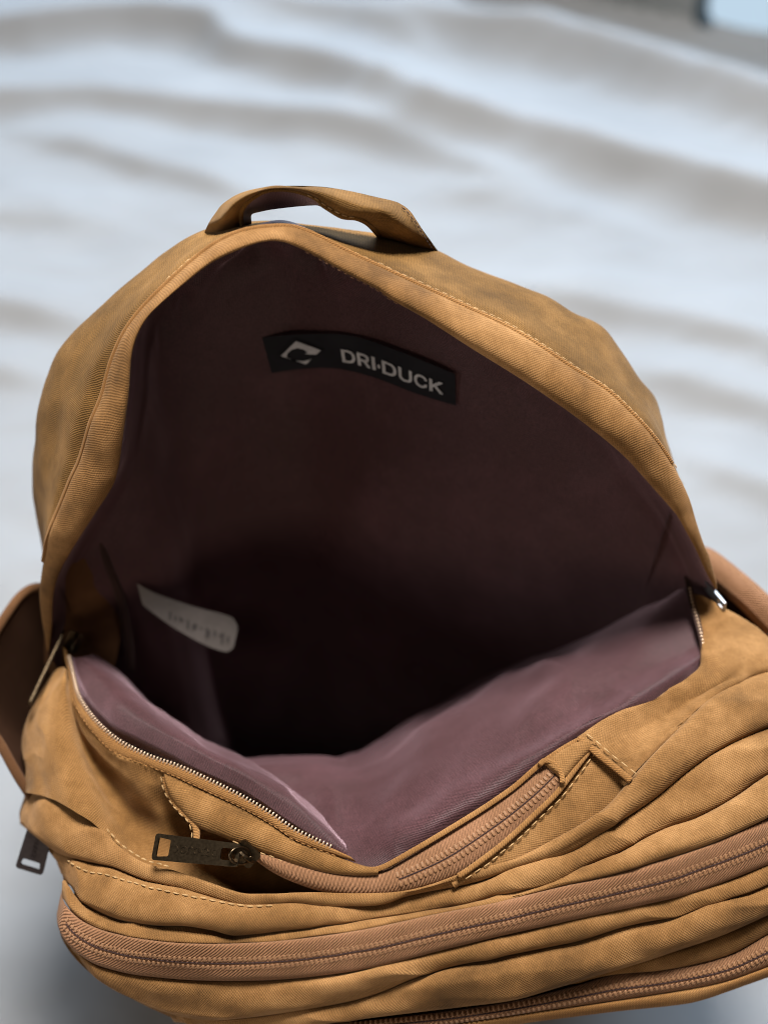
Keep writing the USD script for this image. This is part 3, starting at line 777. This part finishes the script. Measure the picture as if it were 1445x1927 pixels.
B["f6u"] = [(1060, 1850), (1146, 1826), (1200, 1811), (1272, 1789), (1372, 1754), (1445, 1721), (1560, 1668)]
B["f6l"] = [(1060, 1858), (1151, 1836), (1247, 1827), (1322, 1812), (1387, 1791), (1445, 1758), (1560, 1702)]
B["z2u"] = [(430, 1932), (620, 1928), (720, 1918), (870, 1900), (996, 1878), (1096, 1852), (1151, 1836), (1247, 1826), (1322, 1811), (1387, 1791), (1445, 1756), (1560, 1700)]
B["z2l"] = [(430, 1950), (620, 1946), (720, 1940), (870, 1926), (1021, 1904), (1146, 1886), (1292, 1863), (1372, 1846), (1445, 1820), (1560, 1775)]
B["f7l"] = [(430, 1962), (720, 1958), (870, 1944), (1021, 1922), (1146, 1906), (1290, 1890), (1372, 1866), (1445, 1840), (1560, 1800)]
N2 = 320
def band(name, u, l, bulge, look, offs=(0, 0), **kw):
    cu, cl = curve(B[u], N2, off=offs[0]), curve(B[l], N2, off=offs[1])
    w = np.linalg.norm(cu[:, :2] - cl[:, :2], axis=1) / FPX * .43
    G = pillow(cu, cl, np.minimum(bulge, w * .5), **kw)
    return sheet(name, G, look, bag), G


b1, g1 = band("pocket_band", "f1u", "f1l", .0078, CANVAS, (.001, .004), m=34, tuck=(.02, .02), ends=(.03, .03), peak=.55, wr=(.0018, 36), seed=61, cr=(.0030, 30, (.45, 1.5, 1.5)), vary=.4)
b2, g2 = band("pocket_band", "f2u", "f2l", .0078, CANVAS, (.006, .006), m=34, tuck=(.02, .02), ends=(.03, .03), wr=(.003, 30), seed=62, cr=(.0036, 32, (.45, 1.5, 1.5)), vary=.5)
b3, g3 = band("pocket_band", "f3u", "f3l", .0072, CANVAS, (.005, .001), m=30, tuck=(.02, .01), ends=(.02, .03), wr=(.0018, 36), seed=63, cr=(.0028, 36, (.45, 1.5, 1.5)), vary=.5)
zip_f = UsdGeom.Xform.Define(stage, path_for(bag, "front_zip")).GetPrim()
cu, cl = curve(B["zu"], N2, off=.0), curve(B["zl"], N2, off=.002)
gz = pillow(cu, cl, .0036, m=26, tuck=(.006, .02), ends=(.02, .03), end_depth=.035, power=3.2, wr=(.0012, 40))
sheet("zip_tape", gz, TAPE, zip_f)
coil(gz, .030, .985, .52, zip_f, width=.0019, pitch=.0020, sz=(.00058, .0011, .0003))
b4, g4 = band("pocket_band", "f4u", "f4l", .0072, CANVAS, (.005, .005), m=30, tuck=(.02, .02), ends=(.04, .03), wr=(.0016, 36), seed=64, cr=(.0030, 34, (.45, 1.5, 1.5)), vary=.5)
b5, g5 = band("pocket_band", "f5u", "f5l", .0078, CANVAS, (.007, .006), m=30, tuck=(.02, .02), ends=(.08, .03), wr=(.0016, 36), seed=65, cr=(.0030, 34, (.45, 1.5, 1.5)), vary=.5)
b6, g6 = band("pocket_band", "f6u", "f6l", .004, CANVAS, (.010, .010), m=18, tuck=(.02, .02), ends=(.05, .03), wr=(.0008, 50), seed=66)
zip_b = UsdGeom.Xform.Define(stage, path_for(bag, "bottom_zip")).GetPrim()
cu, cl = curve(B["z2u"], N2, off=.012), curve(B["z2l"], N2, off=.010)
gz2 = pillow(cu, cl, .004, m=22, tuck=(.01, .01), ends=(.02, .03), wr=None)
sheet("zip_tape", gz2, TAPE, zip_b)
coil(gz2, .2, .98, .55, zip_b, width=.0017, pitch=.0021, sz=(.0006, .0010, .0004))
cu, cl = curve(B["z2l"], N2, off=.010), curve(B["f7l"], N2, off=.012)
sheet("bottom_band", pillow(cu, cl, .003, m=12, tuck=(.01, .03), ends=(.02, .03), wr=None), HEM, bag)
add("stitching", stitches(at(g1, np.linspace(.01, .19, 110), .03, .0012), .0024, .0013, .00034), THREAD, b1, kind="stuff")
add("stitching", stitches(at(g2, np.linspace(.02, .28, 120), .30, .0006), .0024, .0013, .00034), THREAD, b2, kind="stuff")

# backing cloth that the bands are sewn to
bk = []
for key in ("f1l", "f2l", "f3l", "zl", "f4l", "f5l", "z2l"):
    c = curve(B[key], 200, off=.024)
    bk.append(c[4:-12] if key != "f1l" else c[6:-10][np.linspace(0, 183, 184).astype(int)])
G = loft(bk, 40)
sheet("front_panel", P(G[..., 0], G[..., 1], G[..., 2]), CANVAS_T, bag)


# ---- zip pulls
def pull_plate(L, Wd, hole_len, ring_len, th=.0011, taper=.85):
    """plate along +x: ring hole at x=0 end, grip hole at the far end"""
    outer = Polygon([(0, -Wd / 2 * taper), (L, -Wd / 2), (L, Wd / 2), (0, Wd / 2 * taper)]).buffer(-Wd * .12).buffer(Wd * .12)
    h1 = Polygon([(L - hole_len, -Wd * .30), (L - Wd * .16, -Wd * .36), (L - Wd * .16, Wd * .36), (L - hole_len, Wd * .30)]).buffer(-Wd * .06).buffer(Wd * .06)
    h2 = sbox(Wd * .16, -Wd * .22, Wd * .16 + ring_len, Wd * .22).buffer(-Wd * .1).buffer(Wd * .1)
    return extrude(outer.difference(h1).difference(h2), th)


def pull(name, parent, o, xdir, ydir, L, Wd, look, text=None, hole=.26, ringl=.22, flip=False, **t):
    p = add(name, frame_mesh(pull_plate(L, Wd, L * hole, L * ringl), o, xdir, ydir), look, parent, smooth=False, **t)
    if text:
        m2 = meshkit.text_mesh(text, Wd * .26, .0004, bold=True)
        m2.apply_translation([-m2.bounds[:, 0].mean(), -m2.bounds[:, 1].mean(), 0])
        span = m2.extents[0]
        k = min(1.0, L * (1 - hole - ringl) * .86 / span)
        m2.apply_scale([k, k, 1])
        if flip:
            m2.apply_transform(trimesh.transformations.rotation_matrix(np.pi, [0, 0, 1]))
        m2.apply_translation([L * (ringl + (1 - hole - ringl) * .52), 0, .0010])
        add("lettering", frame_mesh(m2, o, xdir, ydir), BRASS if look is BRASS else GUNMETAL, p, smooth=False)
    return p


def slider(parent, o, xdir, ydir, w=.008, l=.010, look=None):
    body_ = sbox(-l / 2, -w / 2, l / 2, w / 2).buffer(-w * .2).buffer(w * .2)
    m2 = extrude(body_, .0016)
    ang = np.linspace(0, np.pi, 12)
    br = np.stack([l * .42 * np.cos(ang), 0 * ang, .0016 + .0030 * np.sin(ang)], 1)
    v, f = tube_mesh(br, .0009, 6)[0]
    add("slider", frame_mesh(trimesh.util.concatenate([m2, trimesh.Trimesh(v, f, process=False)]), o, xdir, ydir), look or BRASS, parent, smooth=False)


def V(a, b):
    return P(*b) - P(*a)


# dark pull hanging out at the left
o = P(84, 1536, .472); xd = V((84, 1536, .472), (55, 1640, .478)); yd = V((55, 1600, .472), (100, 1607, .472))
side_zip = UsdGeom.Xform.Define(stage, path_for(bag, "side_zip")).GetPrim()
pull("zip_pull", side_zip, o, xd, yd, np.linalg.norm(xd) * .985, .0128, GUNMETAL, "DRI\u00b7DUCK", hole=.20, label="dark zip pull hanging free of the bag's left side")
# brass pull lying in the recess under the flap
o = P(452, 1611, .4235); xd = V((452, 1611, .4235), (291, 1594, .432)); yd = V((400, 1580, .425), (398, 1630, .421))
pull("zip_pull", pzip, o, xd, yd, np.linalg.norm(xd), .0105, BRASS, "DRI\u00b7DUCK", hole=.19, ringl=.17, label="antique brass zip pull lying under the pocket flap")
slider(pzip, P(464, 1606, .428), V((430, 1575, .428), (480, 1620, .428)), V((440, 1620, .428), (470, 1590, .428)), look=BRASS)
ang = np.linspace(0, 2 * np.pi, 25)
lo_ = P(452 + 19 * np.cos(ang), 1611 + 15 * np.sin(ang), .423 + .003 * np.cos(ang))
m_, u_ = tube_mesh(lo_, .0007, 7); add("pull_ring", m_, BRASS, pzip)
# pull seen edge on at the left end of the main zip
o = P(118, 1188, .496); xd = V((118, 1188, .496), (52, 1326, .480)); yd = V((80, 1250, .480), (83, 1252, .500))
pull("zip_pull", zip_l, o, xd, yd, np.linalg.norm(xd), .0095, BRASS)
slider(zip_l, P(136, 1207, .503), V((150, 1180, .5), (122, 1232, .5)), V((110, 1206, .5), (160, 1206, .505)))
# pull seen edge on at the right end
o = P(1318, 1092, .492); xd = V((1318, 1092, .492), (1362, 1146, .478)); yd = V((1340, 1112, .482), (1332, 1128, .490))
pull("zip_pull", zip_r, o, xd, yd, np.linalg.norm(xd), .0070, SILVER, label="bright nickel zip pull at the right end of the opening")
slider(zip_r, P(1292, 1080, .500), V((1292, 1070, .5), (1298, 1100, .5)), V((1268, 1086, .5), (1314, 1072, .5)))

# ---- canvas sides inside the mouth, dark bindings, care tag
lg = [curve([(84, 1250, .520), (92, 1130, .500), (122, 1050, .488), (180, 970, .478)], 40), curve([(120, 1290, .53), (150, 1180, .513), (178, 1085, .503), (205, 990, .496)], 40), curve([(190, 1330, .545), (222, 1225, .53), (236, 1120, .525), (235, 1005, .52)], 40)]
G = loft(lg, 24)
sheet("inner_side", wrinkle(P(G[..., 0], G[..., 1], G[..., 2]), .002, 40, 71), DIM, bag)
for pts, r in (([(176, 980, .484), (196, 1040, .496), (222, 1110, .513), (238, 1180, .524), (246, 1260, .54)], .0022),):
    c = curve(pts, 40)
    m_, u_ = tube_mesh(P(c[:, 0], c[:, 1], c[:, 2]), r, 10); add("inner_binding", m_, BINDING, bag, uv=u_)
iw = [curve([(95, 1240, .535), (200, 1190, .565), (330, 1240, .59)], 30), curve([(105, 1300, .545), (230, 1400, .575), (380, 1460, .60)], 30)]
G = loft(iw, 10)
sheet("inner_lining", P(G[..., 0], G[..., 1], G[..., 2]), LINING, bag)
rg_ = [curve([(1236, 935, .50), (1262, 985, .51), (1280, 1040, .515), (1300, 1110, .52)], 30), curve([(1262, 945, .49), (1290, 1000, .50), (1312, 1050, .505), (1338, 1110, .51)], 30)]
G = loft(rg_, 12)
sheet("inner_side", P(G[..., 0], G[..., 1], G[..., 2]), DIM, bag)
c = curve([(1272, 985, .497), (1270, 1020, .498), (1276, 1050, .499), (1290, 1078, .50)], 40)
m_, u_ = tube_mesh(P(c[:, 0], c[:, 1], c[:, 2]), .0026, 10); add("inner_binding", m_, HEM, bag, uv=u_)
ct = [curve([(258, 1098, .512), (300, 1120, .518), (360, 1140, .524), (432, 1160, .529), (444, 1172, .530), (447, 1186, .530)], 40), curve([(268, 1138, .514), (310, 1170, .518), (370, 1206, .524), (424, 1227, .529), (436, 1222, .530), (442, 1206, .530)], 40)]
G = loft(ct, 12)
tagG = P(G[..., 0], G[..., 1], G[..., 2])
ctag = sheet("care_tag", tagG, PAPER, bag)
for k, (x0, x1, t0, t1) in enumerate([(.30 + .042 * i + .01 * (i % 3), .322 + .042 * i + .01 * (i % 3), .50 + .05 * (i % 2), .80 - .06 * (i % 4)) for i in range(14)]):
    ss, tt_ = np.meshgrid(np.linspace(x0, x1, 6), np.linspace(t0, t1, 4))
    add("print_mark", grid(at(tagG, ss, tt_, .0004))[0], INK, ctag)

# ---- side pockets: a loose bound mouth on each side
def side_pocket(mouth, r, look):
    c = curve(mouth, 90)
    m3 = P(c[:, 0], c[:, 1], c[:, 2])
    p = UsdGeom.Xform.Define(stage, path_for(bag, "side_pocket")).GetPrim()
    m_, u_ = tube_mesh(m3, r, 12)
    add("pocket_hem", m_, look, p, uv=u_)
    rows = [m3]
    for f in (.2, .5, .8, 1):
        r = m3.copy(); r[:, 2] = m3[:, 2] * (1 - f) + .02 * f; r[:, 0] = m3[:, 0] * (1 - .22 * f); r[:, 1] = m3[:, 1] * (1 - f) + (m3[:, 1] * .5 + .32 * .5) * f
        rows.append(r)
    sheet("pocket_wall", np.stack(rows), CANVAS_T, p)
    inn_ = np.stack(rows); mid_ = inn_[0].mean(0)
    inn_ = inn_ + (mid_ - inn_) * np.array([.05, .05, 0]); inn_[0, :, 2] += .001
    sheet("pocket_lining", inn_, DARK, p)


side_pocket([(95, 1120, .525), (71, 1105, .520), (50, 1112, .515), (30, 1131, .510), (10, 1160, .505), (-20, 1210, .500), (-50, 1280, .492), (-35, 1350, .485), (5, 1408, .480), (25, 1445, .478), (60, 1500, .480), (110, 1540, .490)], .0022, DIM)
side_pocket([(1318, 1052, .528), (1338, 1064, .520), (1368, 1088, .514), (1408, 1122, .508), (1450, 1164, .504), (1505, 1225, .500), (1540, 1290, .49), (1520, 1340, .49)], .0070, TAPE)
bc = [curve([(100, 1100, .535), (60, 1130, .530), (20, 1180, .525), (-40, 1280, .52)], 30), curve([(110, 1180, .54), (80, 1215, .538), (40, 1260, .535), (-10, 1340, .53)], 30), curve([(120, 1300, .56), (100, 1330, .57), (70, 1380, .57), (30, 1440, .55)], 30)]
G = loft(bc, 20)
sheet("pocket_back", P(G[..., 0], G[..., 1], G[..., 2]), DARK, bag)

# ---- hidden main body and inner sides, standing on the sheet
def body():
    zs = np.array([0.0, .02, .06, .10, .15, .19])
    hx = np.array([.140, .150, .155, .158, .161, .163])
    y0 = np.array([.255, .245, .240, .232, .222, .205])
    y1 = np.array([.43, .44, .445, .445, .445, .44])
    a = np.linspace(0, 2 * np.pi, 97)
    sup = lambda c: np.sign(c) * np.abs(c) ** .5
    R = []
    for z, h, a0, a1 in zip(zs, hx, y0, y1):
        R.append(np.stack([h * sup(np.cos(a)) + .01, (a0 + a1) / 2 + (a1 - a0) / 2 * sup(np.sin(a)), 0 * a + z], 1))
    return np.stack(R)


bodyG = PchipInterpolator(np.linspace(0, 1, 6), body(), axis=0)(np.linspace(0, 1, 30))
low = bodyG[0].mean(0)
bodyG = np.concatenate([np.broadcast_to(low, bodyG[0].shape)[None] + (bodyG[:1] - low) * .02, bodyG], 0)
sheet("body", bodyG, CANVAS_T, bag)
# lower ends of the gusset running down the sides of the bag
for j in (0, -1):
    q = PX(gusG[:, j])
    q[:, 2] += .012
    q[:, 0] += 5 if j == 0 else -5
    top = P(q[:, 0], q[:, 1], q[:, 2])
    rows = []
    for f in (0, .25, .6, 1):
        r = top.copy(); r[:, 2] = top[:, 2] * (1 - f) + .02 * f; r[:, 0] = top[:, 0] * (1 - .06 * f)
        rows.append(r)
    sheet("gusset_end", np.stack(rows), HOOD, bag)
# back panel joining the gusset to the ground
bs = back2[10:-10]
bp = P(bs[:, 0], bs[:, 1], bs[:, 2])
rows = [bp]
for f in (.1, .3, .6, .85, 1):
    r = bp.copy(); r[:, 2] = bp[:, 2] * (1 - f) + .01 * f; r[:, 1] = bp[:, 1] * (1 - f) + np.maximum(bp[:, 1] * .2 + .8 * .42, .3) * f; r[:, 0] = bp[:, 0] * (1 - .18 * f)
    rows.append(r)
sheet("back_panel", np.stack(rows), CANVAS_T, bag)
